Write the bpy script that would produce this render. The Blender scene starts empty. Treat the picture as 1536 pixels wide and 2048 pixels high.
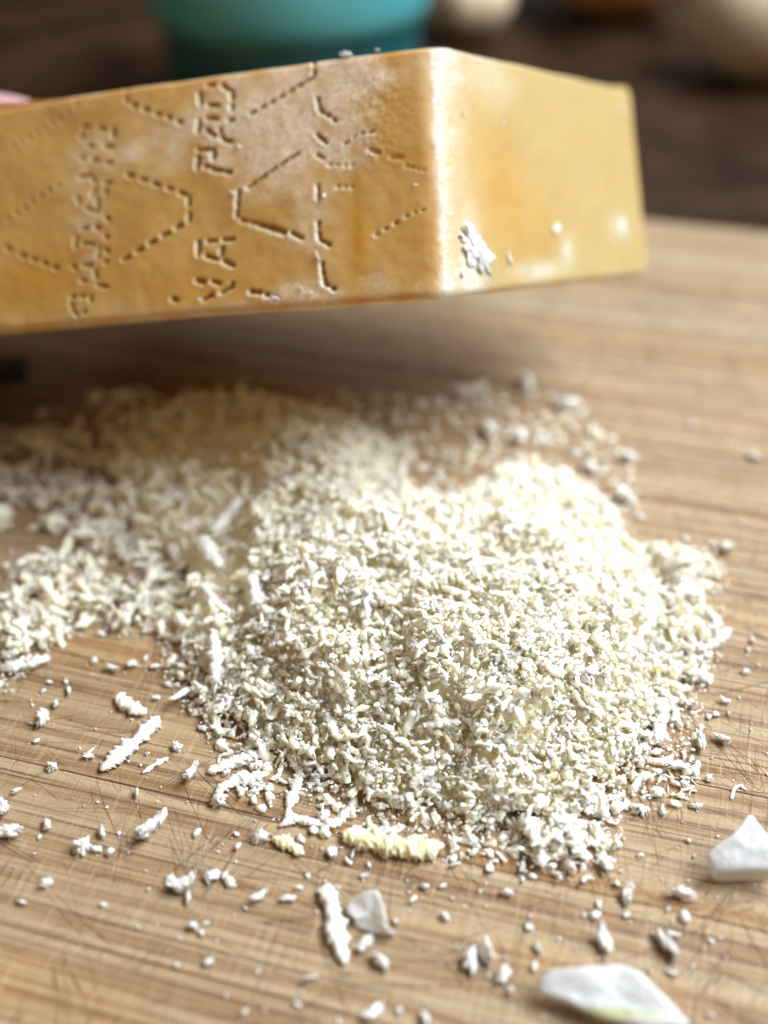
import bpy, bmesh, math, random
import numpy as np
from mathutils import Vector, Matrix, noise as mnoise

# One Blender unit is one centimetre of the real scene.
scene = bpy.context.scene
scene.unit_settings.system = 'METRIC'
scene.unit_settings.scale_length = 0.01
col = scene.collection
R = math.radians

# ------------------------------------------------------------------ camera
F_PX, CX, CY, CAM_H, PITCH = 2275.0, 768.0, 1024.0, 11.0, R(38)
cam_d = bpy.data.cameras.new('camera')
cam_d.sensor_fit = 'VERTICAL'
cam_d.sensor_height = 36.0
cam_d.lens = 36.0 * F_PX / 2048.0
cam_d.clip_start, cam_d.clip_end = 0.5, 1000
cam_d.dof.use_dof = True
cam_d.dof.focus_distance = 13.75
cam_d.dof.aperture_fstop = 0.079
cam = bpy.data.objects.new('camera', cam_d)
cam.location = (0, 0, CAM_H)
cam.rotation_euler = (math.pi / 2 - PITCH, 0, 0)
col.objects.link(cam)
scene.camera = cam

# ------------------------------------------------------------------ room light
world = bpy.data.worlds.new('World')
scene.world = world
world.use_nodes = True
bg = world.node_tree.nodes['Background']
bg.inputs['Color'].default_value = (0.66, 0.47, 0.29, 1)
bg.inputs['Strength'].default_value = 0.20

def area_lamp(name, pos, target, sx, sy, power, color):
    d = bpy.data.lights.new(name, 'AREA')
    d.shape = 'RECTANGLE'; d.size = sx; d.size_y = sy
    d.energy = power; d.color = color
    o = bpy.data.objects.new(name, d)
    o.location = pos
    o.rotation_euler = (Vector(target) - Vector(pos)).to_track_quat('-Z', 'Y').to_euler()
    col.objects.link(o)
    return o
area_lamp('window_light', (52, 25, 68), (1, 13, 0), 78, 36, 174000, (0.90, 0.96, 1.0))
area_lamp('back_window_light', (40, 120, 60), (0, 14, 0), 60, 45, 22000, (0.84, 0.94, 1.0))
area_lamp('room_light', (-55, -35, 40), (0, 13, 3), 60, 50, 6500, (1.0, 0.62, 0.32))

vs = scene.view_settings
vs.view_transform = 'Standard'; vs.look = 'None'; vs.exposure = 0; vs.gamma = 1
scene.cycles.max_bounces = 14
scene.cycles.diffuse_bounces = 10
scene.cycles.use_denoising = True

# ------------------------------------------------------------------ helpers
def ray(px, py):
    c, s = math.cos(PITCH), math.sin(PITCH)
    x = (px - CX) / F_PX; d = (py - CY) / F_PX
    return Vector((x, c - d * s, -s - d * c))
def ground(px, py, z=0.0):
    r = ray(px, py); t = (z - CAM_H) / r.z
    return Vector((0, 0, CAM_H)) + r * t
def px_per_cm(px, py, z=0.0):
    r = ray(px, py); return F_PX / ((z - CAM_H) / r.z)

def link(name, me, mat=None, parent=None):
    o = bpy.data.objects.new(name, me)
    if mat and not me.materials: me.materials.append(mat)
    if parent: o.parent = parent
    col.objects.link(o)
    return o
def tag(o, label=None, cat=None, group=None, kind=None):
    if label: o['label'] = label
    if cat: o['category'] = cat
    if group: o['group'] = group
    if kind: o['kind'] = kind
    return o
def empty(name, loc=(0, 0, 0)):
    o = bpy.data.objects.new(name, None); o.location = loc
    o.empty_display_size = 0.5; col.objects.link(o); return o
def mesh_np(name, V, Fq, smooth=True):
    me = bpy.data.meshes.new(name)
    V = np.asarray(V, dtype=np.float32); Fq = np.asarray(Fq, dtype=np.int32)
    k = Fq.shape[1]
    me.vertices.add(len(V)); me.vertices.foreach_set('co', V.ravel())
    me.loops.add(Fq.size); me.loops.foreach_set('vertex_index', Fq.ravel())
    me.polygons.add(len(Fq))
    me.polygons.foreach_set('loop_start', np.arange(0, Fq.size, k, dtype=np.int32))
    me.polygons.foreach_set('loop_total', np.full(len(Fq), k, dtype=np.int32))
    me.update(calc_edges=True)
    if smooth: me.polygons.foreach_set('use_smooth', np.ones(len(Fq), dtype=bool))
    return me
def bm_mesh(name, bm, smooth=True):
    me = bpy.data.meshes.new(name); bm.normal_update(); bm.to_mesh(me); bm.free()
    if smooth:
        for p in me.polygons: p.use_smooth = True
    return me

class VNoise:                       # smooth value noise on numpy arrays
    def __init__(s, seed):
        s.t = np.random.RandomState(seed).rand(256, 256)
    def __call__(s, x, y):
        xi = np.floor(x).astype(int); yi = np.floor(y).astype(int)
        fx = x - xi; fy = y - yi
        fx = fx * fx * (3 - 2 * fx); fy = fy * fy * (3 - 2 * fy)
        t = s.t; a = t[xi & 255, yi & 255]; b = t[(xi + 1) & 255, yi & 255]
        c = t[xi & 255, (yi + 1) & 255]; d = t[(xi + 1) & 255, (yi + 1) & 255]
        return (a * (1 - fx) + b * fx) * (1 - fy) + (c * (1 - fx) + d * fx) * fy
    def fbm(s, x, y, o=4):
        r = 0; a = .5; tot = 0
        for i in range(o):
            r = r + a * s(x + 17.3 * i, y + 9.1 * i); tot += a; a *= .5; x = x * 2.03; y = y * 2.03
        return r / tot
vn = VNoise(5); vn2 = VNoise(11)

# ------------------------------------------------------------------ materials
class NT:
    def __init__(s, name):
        s.m = bpy.data.materials.new(name); s.m.use_nodes = True
        s.t = s.m.node_tree; s.n = s.t.nodes; s.b = s.n['Principled BSDF']
    def add(s, typ, **kw):
        n = s.n.new(typ)
        for k, v in kw.items():
            if k.startswith('i_'):
                key = k[2:]; key = int(key) if key.isdigit() else key
                n.inputs[key].default_value = v
            else: setattr(n, k, v)
        return n
    def L(s, a, b): s.t.links.new(a, b)
    def coord(s, kind='Object'): return s.add('ShaderNodeTexCoord').outputs[kind]
    def mapping(s, v, scale=(1, 1, 1), rot=(0, 0, 0), loc=(0, 0, 0)):
        m = s.add('ShaderNodeMapping'); m.inputs['Scale'].default_value = scale
        m.inputs['Rotation'].default_value = rot; m.inputs['Location'].default_value = loc
        s.L(v, m.inputs['Vector']); return m.outputs[0]
    def noise(s, v, scale, detail=4, rough=.55, dist=0, norm=True):
        n = s.add('ShaderNodeTexNoise'); n.inputs['Scale'].default_value = scale
        n.inputs['Detail'].default_value = detail; n.inputs['Roughness'].default_value = rough
        n.inputs['Distortion'].default_value = dist
        s.L(v, n.inputs['Vector']); return n.outputs['Fac']
    def rng(s, v, a, b, c=0, d=1, smooth=False):
        n = s.add('ShaderNodeMapRange', interpolation_type='SMOOTHSTEP' if smooth else 'LINEAR')
        n.inputs[1].default_value = a; n.inputs[2].default_value = b
        n.inputs[3].default_value = c; n.inputs[4].default_value = d
        s.L(v, n.inputs[0]); return n.outputs[0]
    def math(s, op, a, b=None, clamp=False):
        n = s.add('ShaderNodeMath', operation=op, use_clamp=clamp)
        for i, v in enumerate((a, b)):
            if v is None: continue
            if isinstance(v, (int, float)): n.inputs[i].default_value = v
            else: s.L(v, n.inputs[i])
        return n.outputs[0]
    def mix(s, f, a, b, mode='MIX'):
        n = s.add('ShaderNodeMix', data_type='RGBA', blend_type=mode)
        for i, v in ((0, f), (6, a), (7, b)):
            if isinstance(v, (int, float)): n.inputs[i].default_value = v
            elif isinstance(v, tuple): n.inputs[i].default_value = (*v, 1)
            else: s.L(v, n.inputs[i])
        return n.outputs[2]
    def bump(s, h, strength=.3, dist=.02, prev=None):
        n = s.add('ShaderNodeBump'); n.inputs['Strength'].default_value = strength
        n.inputs['Distance'].default_value = dist; s.L(h, n.inputs['Height'])
        if prev is not None: s.L(prev, n.inputs['Normal'])
        return n.outputs[0]
    def attr(s, name): return s.add('ShaderNodeAttribute', attribute_name=name).outputs['Fac']
    def set(s, **kw):
        for k, v in kw.items():
            k = k.replace('_', ' ')
            i = s.b.inputs[k]
            if isinstance(v, (int, float)): i.default_value = v
            elif isinstance(v, tuple): i.default_value = (*v, 1) if len(v) == 3 and i.type == 'RGBA' else v
            else: s.L(v, i)
        return s.m

def sss(nt, w, radius, scale):
    nt.b.inputs['Subsurface Weight'].default_value = w
    nt.b.inputs['Subsurface Radius'].default_value = radius
    nt.b.inputs['Subsurface Scale'].default_value = scale

def mat_grated(name, c_lo, c_hi, k=1.0):
    m = NT(name); co = m.coord()
    n1 = m.noise(co, 2.2 * k, 3); n2 = m.noise(co, 26 * k, 3)
    c = m.mix(m.rng(n1, .35, .65), c_lo, c_hi)
    c = m.mix(m.rng(n2, .5, .75, 0, .3), c, (0.98, .97, .92))
    m.set(Base_Color=c, Roughness=.6); m.b.inputs['Specular IOR Level'].default_value = .12
    sss(m, 1.0, (1.0, 1.0, .95), .06)
    return m.m
M_crumb = mat_grated('cheese_crumb_white', (.86, .845, .79), (.90, .89, .85), .08)
M_grated = mat_grated('grated_cheese', (.97, .90, .68), (.98, .94, .81))
M_shred = mat_grated('cheese_shred_white', (.86, .845, .79), (.90, .89, .85))
M_rindroll = mat_grated('cheese_rind_roll', (.82, .72, .43), (.90, .82, .58))

def mat_garlic(name, stripe=False):
    m = NT(name); co = m.coord()
    c = m.mix(m.noise(co, 1.6, 3), (.66, .68, .70), (.78, .79, .81))
    if stripe:
        f = m.rng(m.attr('stripe'), .2, .9)
        c = m.mix(f, c, (.56, .60, .34))
    nb = m.bump(m.noise(co, 16, 5, .65), .6, .03)
    m.set(Base_Color=c, Roughness=.22, Normal=nb); sss(m, 1.0, (.8, .8, .7), .15)
    return m.m
M_garlic = mat_garlic('garlic_flesh'); M_garlic_s = mat_garlic('garlic_flesh_striped', True)

def mat_block():
    m = NT('waxy_cheese_rind'); co = m.coord()
    n1 = m.noise(co, .55, 3); n2 = m.noise(co, 5, 5, .6)
    c = m.mix(m.rng(n1, .35, .68), (.54, .315, .09), (.62, .40, .145))
    c = m.mix(m.rng(n2, .4, .75, 0, .30), c, (.50, .25, .05))
    c = m.mix(m.attr('pale'), c, (.48, .365, .16))
    c = m.mix(m.attr('amber'), c, (.52, .25, .025))
    mk = m.attr('mark'); c = m.mix(m.rng(mk, .2, .8, 0, .6), c, (.17, .08, .015))
    fib = m.noise(m.mapping(co, (1, 1, .35), (0.5, .2, 0)), 26, 6, .75)
    bl = m.math('MULTIPLY', m.attr('bloom_lip_glint'), m.rng(fib, .38, .60, .15, 1))
    c = m.mix(bl, c, (.86, .76, .66))
    wh = m.math('MULTIPLY', m.attr('white'), m.rng(fib, .42, .62, .35, 1))
    c = m.mix(wh, c, (.66, .71, .66))
    vo = m.add('ShaderNodeTexVoronoi'); vo.inputs['Scale'].default_value = 5.5; m.L(co, vo.inputs['Vector'])
    spk = m.math('MULTIPLY', m.rng(vo.outputs['Distance'], .05, .12, 1, 0), m.rng(m.noise(co, 3, 2), .5, .58, 0, 1))
    c = m.mix(m.math('MULTIPLY', spk, .55), c, (.80, .62, .38))
    vb = m.add('ShaderNodeTexVoronoi', feature='SMOOTH_F1'); vb.inputs['Scale'].default_value = 11; m.L(co, vb.inputs['Vector'])
    bub = m.math('MULTIPLY', m.rng(vb.outputs['Distance'], 0, .6, 1, 0), m.attr('blister'))
    nb = m.bump(m.noise(co, 55, 4, .6), .28, .012)
    nb = m.bump(bub, .6, .03, nb)
    rgh = m.rng(m.noise(co, 16, 4), .3, .7, .30, .52)
    m.set(Base_Color=c, Roughness=m.math('MAXIMUM', rgh, m.math('MULTIPLY', wh, .62)), Normal=nb)
    m.b.inputs['Specular IOR Level'].default_value = .45
    sss(m, .85, (1.0, .45, .10), .35)
    m.L(m.math('SUBTRACT', .85, m.math('MULTIPLY', m.math('MAXIMUM', wh, bl), .75)), m.b.inputs['Subsurface Weight'])
    return m.m
M_block = mat_block()

def mat_board():
    m = NT('bamboo_wood'); co = m.coord()
    rnd = m.add('ShaderNodeObjectInfo').outputs['Random']
    off = m.add('ShaderNodeCombineXYZ'); m.L(m.math('MULTIPLY', rnd, 40), off.inputs[0])
    va = m.add('ShaderNodeVectorMath', operation='ADD'); m.L(co, va.inputs[0]); m.L(off.outputs[0], va.inputs[1])
    cs = va.outputs[0]
    # grain runs along x
    f1 = m.noise(m.mapping(co, (.04, 1.5, 1)), 1.6, 5, .6, .04)
    f2 = m.noise(m.mapping(cs, (.03, 4.2, 1)), 1.4, 5, .62, .03)
    f3 = m.noise(m.mapping(cs, (.09, 10, 1)), 1.5, 3, .6)
    f4 = m.noise(m.mapping(cs, (1.1, 34, 1)), 1.3, 2, .6)
    c = m.mix(m.rng(f1, .36, .64), (.315, .236, .142), (.425, .33, .21))
    c = m.mix(m.rng(rnd, 0, 1, 0, .22), c, (.50, .28, .12))
    c = m.mix(m.rng(f2, .50, .60, 0, .75, True), c, (.21, .10, .036))
    c = m.mix(m.rng(f3, .52, .64, 0, .85, True), c, (.12, .052, .018))
    c = m.mix(m.rng(f4, .45, .75, 0, .40), c, (.58, .42, .27))
    sap = m.noise(m.mapping(co, (.12, .9, 1), (0, 0, 0), (3, 7, 0)), 1.1, 2)
    c = m.mix(m.rng(sap, .56, .68, 0, .22, True), c, (.48, .25, .07))
    f5 = m.noise(m.mapping(co, (.03, 3.6, 1), (0, 0, 0), (9, 2, 0)), 1.5, 6, .75, .03)
    c = m.mix(m.rng(f5, .54, .62, 0, .42, True), c, (.20, .09, .028))
    c = m.mix(m.rng(f5, .46, .36, 0, .35, True), c, (.50, .36, .20))
    # knife scratches: ridge lines of strongly stretched noise, broken up by a mask
    total = None
    specs = [(78, .8, 15, 1.0), (101, .55, 11, 2.0), (62, .7, 9, 3.7), (88, .4, 22, 4.4), (128, .6, 9, 5.1),
             (35, .6, 9, 6.3), (12, .5, 10, 7.9), (-18, .6, 9, 8.6), (150, .5, 8, 9.9)]
    for i, (ang, lo, hi, sd) in enumerate(specs):
        rv = m.mapping(co, (1, 1, 1), (0, 0, R(-ang)), (0, 0, 0))
        v = m.mapping(rv, (lo * .28, hi * .32, 1), (0, 0, 0), (sd * 13, sd * 5, 0))
        n = m.noise(v, 1.0, 2, .5, 0)
        ridge = m.math('ABSOLUTE', m.math('SUBTRACT', n, .5))
        line = m.rng(ridge, .0, .0095, 1, 0)
        mask = m.rng(m.noise(m.mapping(rv, (.5, 1.3, 1), (0, 0, 0), (sd * 3, sd, 0)), 1.0, 2), .50, .60, 0, 1)
        l = m.math('MULTIPLY', line, mask)
        total = l if total is None else m.math('MAXIMUM', total, l)
    soft = m.rng(m.noise(co, 9, 3), .3, .7, .35, 1)
    cut = m.math('MULTIPLY', total, soft)
    c = m.mix(m.math('MULTIPLY', cut, .9), c, (.10, .048, .022))
    # fine raised saw fuzz across the grain
    fz = m.noise(m.mapping(co, (13, .8, 1), (0, 0, R(4))), 1.6, 4, .7)
    c = m.mix(m.rng(fz, .54, .72, 0, .42), c, (.60, .45, .30))
    c = m.mix(m.rng(fz, .44, .28, 0, .34), c, (.30, .16, .07))
    h = m.math('SUBTRACT', m.math('ADD', m.math('MULTIPLY', f3, -.35), m.math('MULTIPLY', fz, .5)), m.math('MULTIPLY', cut, 1.0))
    nb = m.bump(h, .5, .035)
    m.set(Base_Color=c, Roughness=m.rng(f2, .3, .7, .42, .62), Normal=nb)
    m.b.inputs['Specular IOR Level'].default_value = .36
    return m.m
M_board = mat_board()

def mat_simple(name, c1, c2, scale, rough, bump=0, spec=.5, sub=0):
    m = NT(name); co = m.coord()
    c = m.mix(m.rng(m.noise(co, scale, 4), .35, .65), c1, c2)
    kw = dict(Base_Color=c, Roughness=rough)
    if bump: kw['Normal'] = m.bump(m.noise(co, scale * 4, 4), bump, .05)
    m.set(**kw); m.b.inputs['Specular IOR Level'].default_value = spec
    if sub: sss(m, sub, (1, .4, .3), .3)
    return m.m
M_counter = mat_simple('dark_stone_counter', (.014, .007, .004), (.055, .028, .015), .35, .6, 0, .04)
M_teal = mat_simple('teal_glaze', (.01, .09, .10), (.015, .11, .12), .3, .3)
M_teal_l = mat_simple('pale_teal_glaze', (.08, .40, .44), (.12, .46, .48), .3, .3)
M_garlic_skin = mat_simple('garlic_skin', (.75, .58, .36), (.8, .64, .45), .7, .6, .2)
M_onion = mat_simple('onion_skin', (.6, .27, .08), (.7, .34, .12), .8, .45, .2)
M_pale_onion = mat_simple('pale_onion_skin', (.6, .48, .32), (.7, .58, .42), .8, .5, .2)
M_skin = mat_simple('skin', (.58, .35, .38), (.66, .42, .44), 2, .5, .1, .4, .6)
M_nail = mat_simple('nail', (.72, .30, .50), (.75, .33, .54), 2, .25)
M_handle = mat_simple('dark_handle', (.02, .018, .016), (.035, .03, .026), 2, .4)
M_steel = NT('steel').set(Base_Color=(.6, .6, .6), Metallic=1.0, Roughness=.3)

# ------------------------------------------------------------------ setting: counter
bm = bmesh.new()
bmesh.ops.create_grid(bm, x_segments=8, y_segments=8, size=300)
co_ = link('countertop', bm_mesh('countertop', bm, False), M_counter)
co_.location = (0, 120, -1.9); tag(co_, kind='structure')

# ------------------------------------------------------------------ cutting board of bamboo strips
BA = R(15.2)
gdir = Vector((math.cos(BA), -math.sin(BA), 0)); ndir = Vector((math.sin(BA), math.cos(BA), 0))
n_edge = ground(1300, 428).dot(ndir)
board = empty('cutting_board', (0, 0, -1.8)); board.rotation_euler = (0, 0, -BA)
tag(board, 'scratched pale bamboo cutting board lying under the grated cheese', 'cutting board')
rs = random.Random(3)
y = n_edge
while y > -5:
    w = rs.uniform(1.75, 2.05)
    bm = bmesh.new()
    bmesh.ops.create_cube(bm, size=1)
    for v in bm.verts:
        v.co = Vector((v.co.x * 60, v.co.y * (w - .006) + y - w / 2, v.co.z * 1.8 + .9))
    big = (y == n_edge)
    top = [e for e in bm.edges if all(v.co.z > 1.7 for v in e.verts) and abs(e.verts[0].co.y - e.verts[1].co.y) < .1]
    if big:
        far = [e for e in top if e.verts[0].co.y > y - .5]; near = [e for e in top if e not in far]
        bmesh.ops.bevel(bm, geom=near, offset=.010, segments=1, affect='EDGES')
        far = [e for e in bm.edges if all(v.co.z > 1.75 and v.co.y > y - .3 for v in e.verts) and e.calc_length() > 10]
        bmesh.ops.bevel(bm, geom=far, offset=.35, segments=5, affect='EDGES')
    else:
        bmesh.ops.bevel(bm, geom=top, offset=.010, segments=1, affect='EDGES')
    link('strip', bm_mesh('strip', bm, False), M_board, board)
    y -= w

# ------------------------------------------------------------------ the cheese block
A0 = Vector((.848, 13.03, 4.29)); TV = Vector((-.130, 2.862, 2.272))
FV = Vector((-6.429, 1.342, -1.192)); RV = Vector((3.827, 5.346, -2.302))
tl = TV.length; That = TV.normalized(); Fh = FV.normalized(); Rh = RV.normalized()
FL, RL = 9.3, RV.length
nf = (Fh.cross(That)).normalized()
if nf.dot(Vector((0, -1, .2))) < 0: nf = -nf
nr = (Rh.cross(That)).normalized()
if nr.dot(Rh.cross(nf).cross(Rh)) < 0 and nr.x < 0: nr = -nr
if nr.x < 0: nr = -nr
def face_uv(px, py, which='F'):
    """photo pixel -> (u along the face from the arris, v up the thickness)"""
    r = ray(px, py); n, d = (nf, Fh) if which == 'F' else (nr, Rh)
    o = Vector((0, 0, CAM_H)); t = (A0 - o).dot(n) / r.dot(n); p = o + r * t - A0
    # p = a d + b That
    k = d.dot(That); pd = p.dot(d); pt = p.dot(That); det = 1 - k * k
    return ((pd - k * pt) / det, (pt - k * pd) / det)

def z1(pts): return [(x / 2.194, y / 2.194 + 60) for x, y in pts]
def z2(pts): return [(x / 1.92 + 600, y / 1.92 + 60) for x, y in pts]
# the stamped marks: polylines in photo pixels with dash and gap length; width is in cm
marks = []   # (pts, dash, gap, width, depth)
def M1(pts, dash=0, gap=0, w=.042, d=1.0): marks.append((z1(pts), dash, gap, w, d))
def M2(pts, dash=0, gap=0, w=.045, d=1.0): marks.append((z2(pts), dash, gap, w, d))
M1([(30, 500), (290, 345)], 10, 9, .05, .6); M1([(322, 285), (318, 325)], 0, 0, .05, .5)
M1([(0, 815), (248, 658)], 11, 9, .05, .75); M1([(5, 935), (25, 950)], 0, 0, .05, .8); M1([(65, 970), (240, 1035)], 14, 7, .05, .9)
for s in [[(352, 408), (378, 412)], [(425, 420), (450, 424)], [(488, 425), (488, 455)], [(345, 440), (343, 462)],
          [(372, 495), (398, 500)], [(455, 500), (478, 504)], [(340, 550), (352, 550)], [(400, 560), (412, 562)],
          [(455, 572), (478, 570)], [(338, 632), (380, 622)], [(392, 640), (402, 652)], [(450, 662), (472, 664)],
          [(322, 722), (330, 742)], [(455, 690), (452, 708)], [(405, 690), (388, 712)], [(365, 770), (402, 785)],
          [(415, 735), (415, 790)], [(455, 810), (465, 825)],
          [(345, 862), (375, 855)], [(405, 850), (422, 862)], [(452, 895), (460, 905)], [(318, 895), (316, 945)],
          [(352, 925), (395, 930)], [(452, 955), (462, 965)], [(425, 950), (418, 985)], [(300, 1025), (318, 1032)],
          [(352, 1020), (388, 1022)], [(452, 1010), (460, 1015)], [(405, 1050), (412, 1075)], [(345, 1088), (360, 1094)],
          [(418, 1112), (460, 1122)], [(302, 1160), (318, 1164)], [(340, 1160), (352, 1162)], [(382, 1162), (388, 1182)],
          [(300, 1190), (308, 1225), (330, 1240)], [(352, 1230), (362, 1232)]]:
    M1(s, w=.050, d=.8)
M1([(540, 236), (541, 300), (565, 318)], 0, 0, .035, .6); M1([(570, 318), (800, 405)], 13, 12, .055)
M1([(548, 625), (812, 718)], 17, 13, .05); M1([(822, 725), (826, 838)], 20, 8, .05, .9); M1([(795, 848), (530, 1005)], 17, 14, .058, 1.2)
for s in [[(912, 240), (938, 236)], [(972, 236), (1000, 258)], [(1018, 272), (1016, 298)], [(872, 278), (878, 322)],
          [(915, 325), (955, 330)], [(1018, 330), (1018, 345)], [(872, 395), (866, 440)], [(905, 385), (948, 388)],
          [(905, 440), (945, 462)], [(962, 430), (975, 480), (1018, 490)], [(1005, 395), (1018, 395)],
          [(868, 520), (915, 522)], [(868, 555), (862, 598)], [(935, 520), (935, 560)], [(895, 595), (945, 612), (1015, 622)],
          [(866, 925), (866, 980)], [(910, 922), (945, 920)], [(980, 916), (1015, 914)], [(972, 950), (965, 980)],
          [(900, 985), (950, 1000)], [(980, 1010), (1018, 1028)], [(862, 1095), (890, 1102)], [(930, 1100), (955, 1108)],
          [(1016, 1112), (1012, 1125), (970, 1150)], [(925, 1160), (890, 1180)], [(755, 1178), (770, 1180)],
          [(1100, 1145), (1140, 1152)], [(1165, 1160), (1215, 1180)]]:
    M1(s, w=.056, d=1.15)
M1([(1095, 370), (1375, 205)], 18, 4, .05); M1([(1376, 200), (1376, 130)], 0, 0, .045, 1.1)
M1([(1312, 535), (1085, 690)], 22, 3, .048); M1([(1046, 700), (1036, 820)], 0, 0, .045, 1.1)
M1([(1050, 828), (1130, 850)], 0, 0, .045, .7); M1([(1130, 850), (1250, 885)], 0, 0, .065, 1.0); M1([(1280, 888), (1322, 912)], 0, 0, .05, 1)
M2([(65, 255), (75, 305), (140, 350)], 0, 0, .05, 1.1); M2([(65, 400), (98, 432)], 0, 0, .05, 1.1); M2([(62, 478), (90, 490)], 0, 0, .045, .8)
M2([(165, 440), (225, 400), (290, 390)], 0, 0, .028, 1.0); M2([(110, 515), (205, 520)], 8, 8, .04, .6)
M2([(270, 462), (300, 472)], 0, 0, .05, .7); M2([(345, 485), (390, 490)], 5, 5, .05, .5); M2([(405, 520), (480, 540)], 6, 5, .045, .5)
M2([(140, 600), (205, 602)], 7, 8, .04, .6); M2([(68, 595), (68, 640)], 0, 0, .045, .9); M2([(68, 730), (75, 805), (115, 825)], 0, 0, .05, 1.1)
M2([(285, 785), (375, 735)], 9, 14, .045, .7); M2([(400, 715), (480, 685)], 8, 9, .04, .6); M2([(82, 890), (92, 970), (135, 995)], 0, 0, .045, 1.2)

def dashes(pts, dash, gap):
    segs = []
    if not dash:
        L0 = sum(math.dist(pts[i], pts[i + 1]) for i in range(len(pts) - 1))
        if L0 > 30: return dashes(pts, 14, 3.5)
        return [(pts[i], pts[i + 1]) for i in range(len(pts) - 1)]
    for i in range(len(pts) - 1):
        a, b = np.array(pts[i]), np.array(pts[i + 1]); L = np.linalg.norm(b - a)
        n = max(1, round((L + gap) / (dash + gap))); st = (L + gap) / n; t = 0
        for k in range(n):
            segs.append((tuple(a + (b - a) * (k * st) / L), tuple(a + (b - a) * min(1, (k * st + st - gap) / L))))
    out = []
    for a, b in segs:
        a, b = np.array(a), np.array(b); L = np.linalg.norm(b - a); tr = min(3.2, L * .38)
        d_ = (b - a) / (L + 1e-9); out.append((tuple(a + d_ * tr), tuple(b - d_ * tr)))
    return out

def build_block():
    # plan path (a along F, b along R) round the block; fine on the two visible faces
    ru = .34
    path = []       # (a, b, u, normal weight: 0 front .. 1 right, side id)
    for s in np.arange(FL, ru + .012, -.02): path.append((s, 0, -s, 0., 0))
    for i, q in enumerate(np.linspace(0, 1, 30)):
        a = ru * (1 - q) ** 2; b = ru * q ** 2
        path.append((a, b, ru * (2 * q - 1), q, 0))
    for s in np.arange(ru + .02, RL - .15, .03): path.append((0, s, s, 1., 0))
    for q in np.linspace(0, 1, 8):
        path.append((.15 * q ** 2, RL - .15 * (1 - q) ** 2, RL, 1., 1))
    for s in np.arange(.4, FL, .4): path.append((s, RL, RL, 1., 1))
    for s in np.arange(RL, 0, -.4): path.append((FL, s, -FL, 0., 2))
    P = np.array(path); N = len(P)
    rows = []       # (v, inset)
    rb = .11
    for q in np.linspace(0, 1, 7)[:-1]:
        rows.append((rb * (1 - math.cos(q * math.pi / 2)), rb * (1 - math.sin(q * math.pi / 2))))
    for v in np.arange(rb, tl - rb, .021): rows.append((v, 0))
    for q in np.linspace(0, 1, 7):
        rows.append((tl - rb + rb * math.sin(q * math.pi / 2), rb * (1 - math.cos(q * math.pi / 2))))
    Rw = np.array(rows); Mr = len(Rw)
    a = P[:, 0]; b = P[:, 1]
    base = np.array(A0)[None] + a[:, None] * np.array(Fh)[None] + b[:, None] * np.array(Rh)[None]
    # outward normals in the section
    d = np.roll(base, -1, 0) - np.roll(base, 1, 0)
    nrm = np.cross(d, np.array(That)[None]); nrm /= np.linalg.norm(nrm, axis=1)[:, None]
    cen = base.mean(0)
    if ((base - cen) * nrm).sum() < 0: nrm = -nrm
    U = np.repeat(P[:, 2][None], Mr, 0); Vv = np.repeat(Rw[:, 0][:, None], N, 1)
    front = np.repeat((P[:, 4] == 0)[None], Mr, 0).astype(float)
    # gentle curve of the rind and lumps
    h = -.012 * np.clip(-U - 1, 0, 99) ** 2 * .35
    h = h + (vn.fbm(U * 1.1 + 40, Vv * 1.1 + 3, 4) - .5) * .06 * front
    h = h + (vn2.fbm(U * 9 + 80, Vv * 9 + 5, 3) - .5) * .008 * front
    mark = np.zeros_like(U); lip = np.zeros_like(U)
    wob = (vn.fbm(U * 14, Vv * 14, 2) - .5) * .03
    for pts, dash, gap, w, dep in marks:
        for p, q in dashes(pts, dash, gap):
            (u0, v0), (u1, v1) = face_uv(*p), face_uv(*q); u0, u1 = -u0, -u1
            mnu, mxu, mnv, mxv = min(u0, u1) - .3, max(u0, u1) + .3, min(v0, v1) - .3, max(v0, v1) + .3
            js = np.where((U[0] > mnu) & (U[0] < mxu) & (P[:, 4] == 0))[0]
            is_ = np.where((Vv[:, 0] > mnv) & (Vv[:, 0] < mxv))[0]
            if len(js) == 0 or len(is_) == 0: continue
            sl = np.ix_(is_, js); x = U[sl]; yv = Vv[sl]; wb = wob[sl]
            dx, dy = u1 - u0, v1 - v0; L2 = dx * dx + dy * dy + 1e-9
            t = np.clip(((x - u0) * dx + (yv - v0) * dy) / L2, 0, 1)
            dist = np.hypot(x - u0 - t * dx, yv - v0 - t * dy) + wb
            w_ = w; w = w * .84
            m_ = np.clip(1 - (dist - w * .35) / (w * .75), 0, 1); m_ = m_ * m_ * (3 - 2 * m_) * dep
            mark[sl] = np.maximum(mark[sl], m_)
            # lip: raised, on the left and lower side of each pit
            x2 = x + .035; y2 = yv + .03
            t = np.clip(((x2 - u0) * dx + (y2 - v0) * dy) / L2, 0, 1)
            d2 = np.hypot(x2 - u0 - t * dx, y2 - v0 - t * dy) + wb
            l_ = np.exp(-(np.clip(d2 - w * .4, 0, 9) / .035) ** 2) * dep
            lip[sl] = np.maximum(lip[sl], l_); w = w_
    lip = lip * np.clip(1 - mark * 1.3, 0, 1)
    h = h - mark * .037 + lip * .008
    # broken edge nicks along the arris
    h = h + (vn2.fbm(U * 5, Vv * 7, 3) - .5) * .018 * np.exp(-(U / .35) ** 2)
    # colour masks by place: own rind tones, powder and some painted light
    def blob(cx, cy, rx, ry, face='F'):
        u, v = face_uv(cx, cy, face); u = -u if face == 'F' else u
        return np.exp(-(((U - u) / rx) ** 2 + ((Vv - v) / ry) ** 2)) * front
    ragged = vn.fbm(U * 3.1 + 7, Vv * 3.1, 4)
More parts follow.
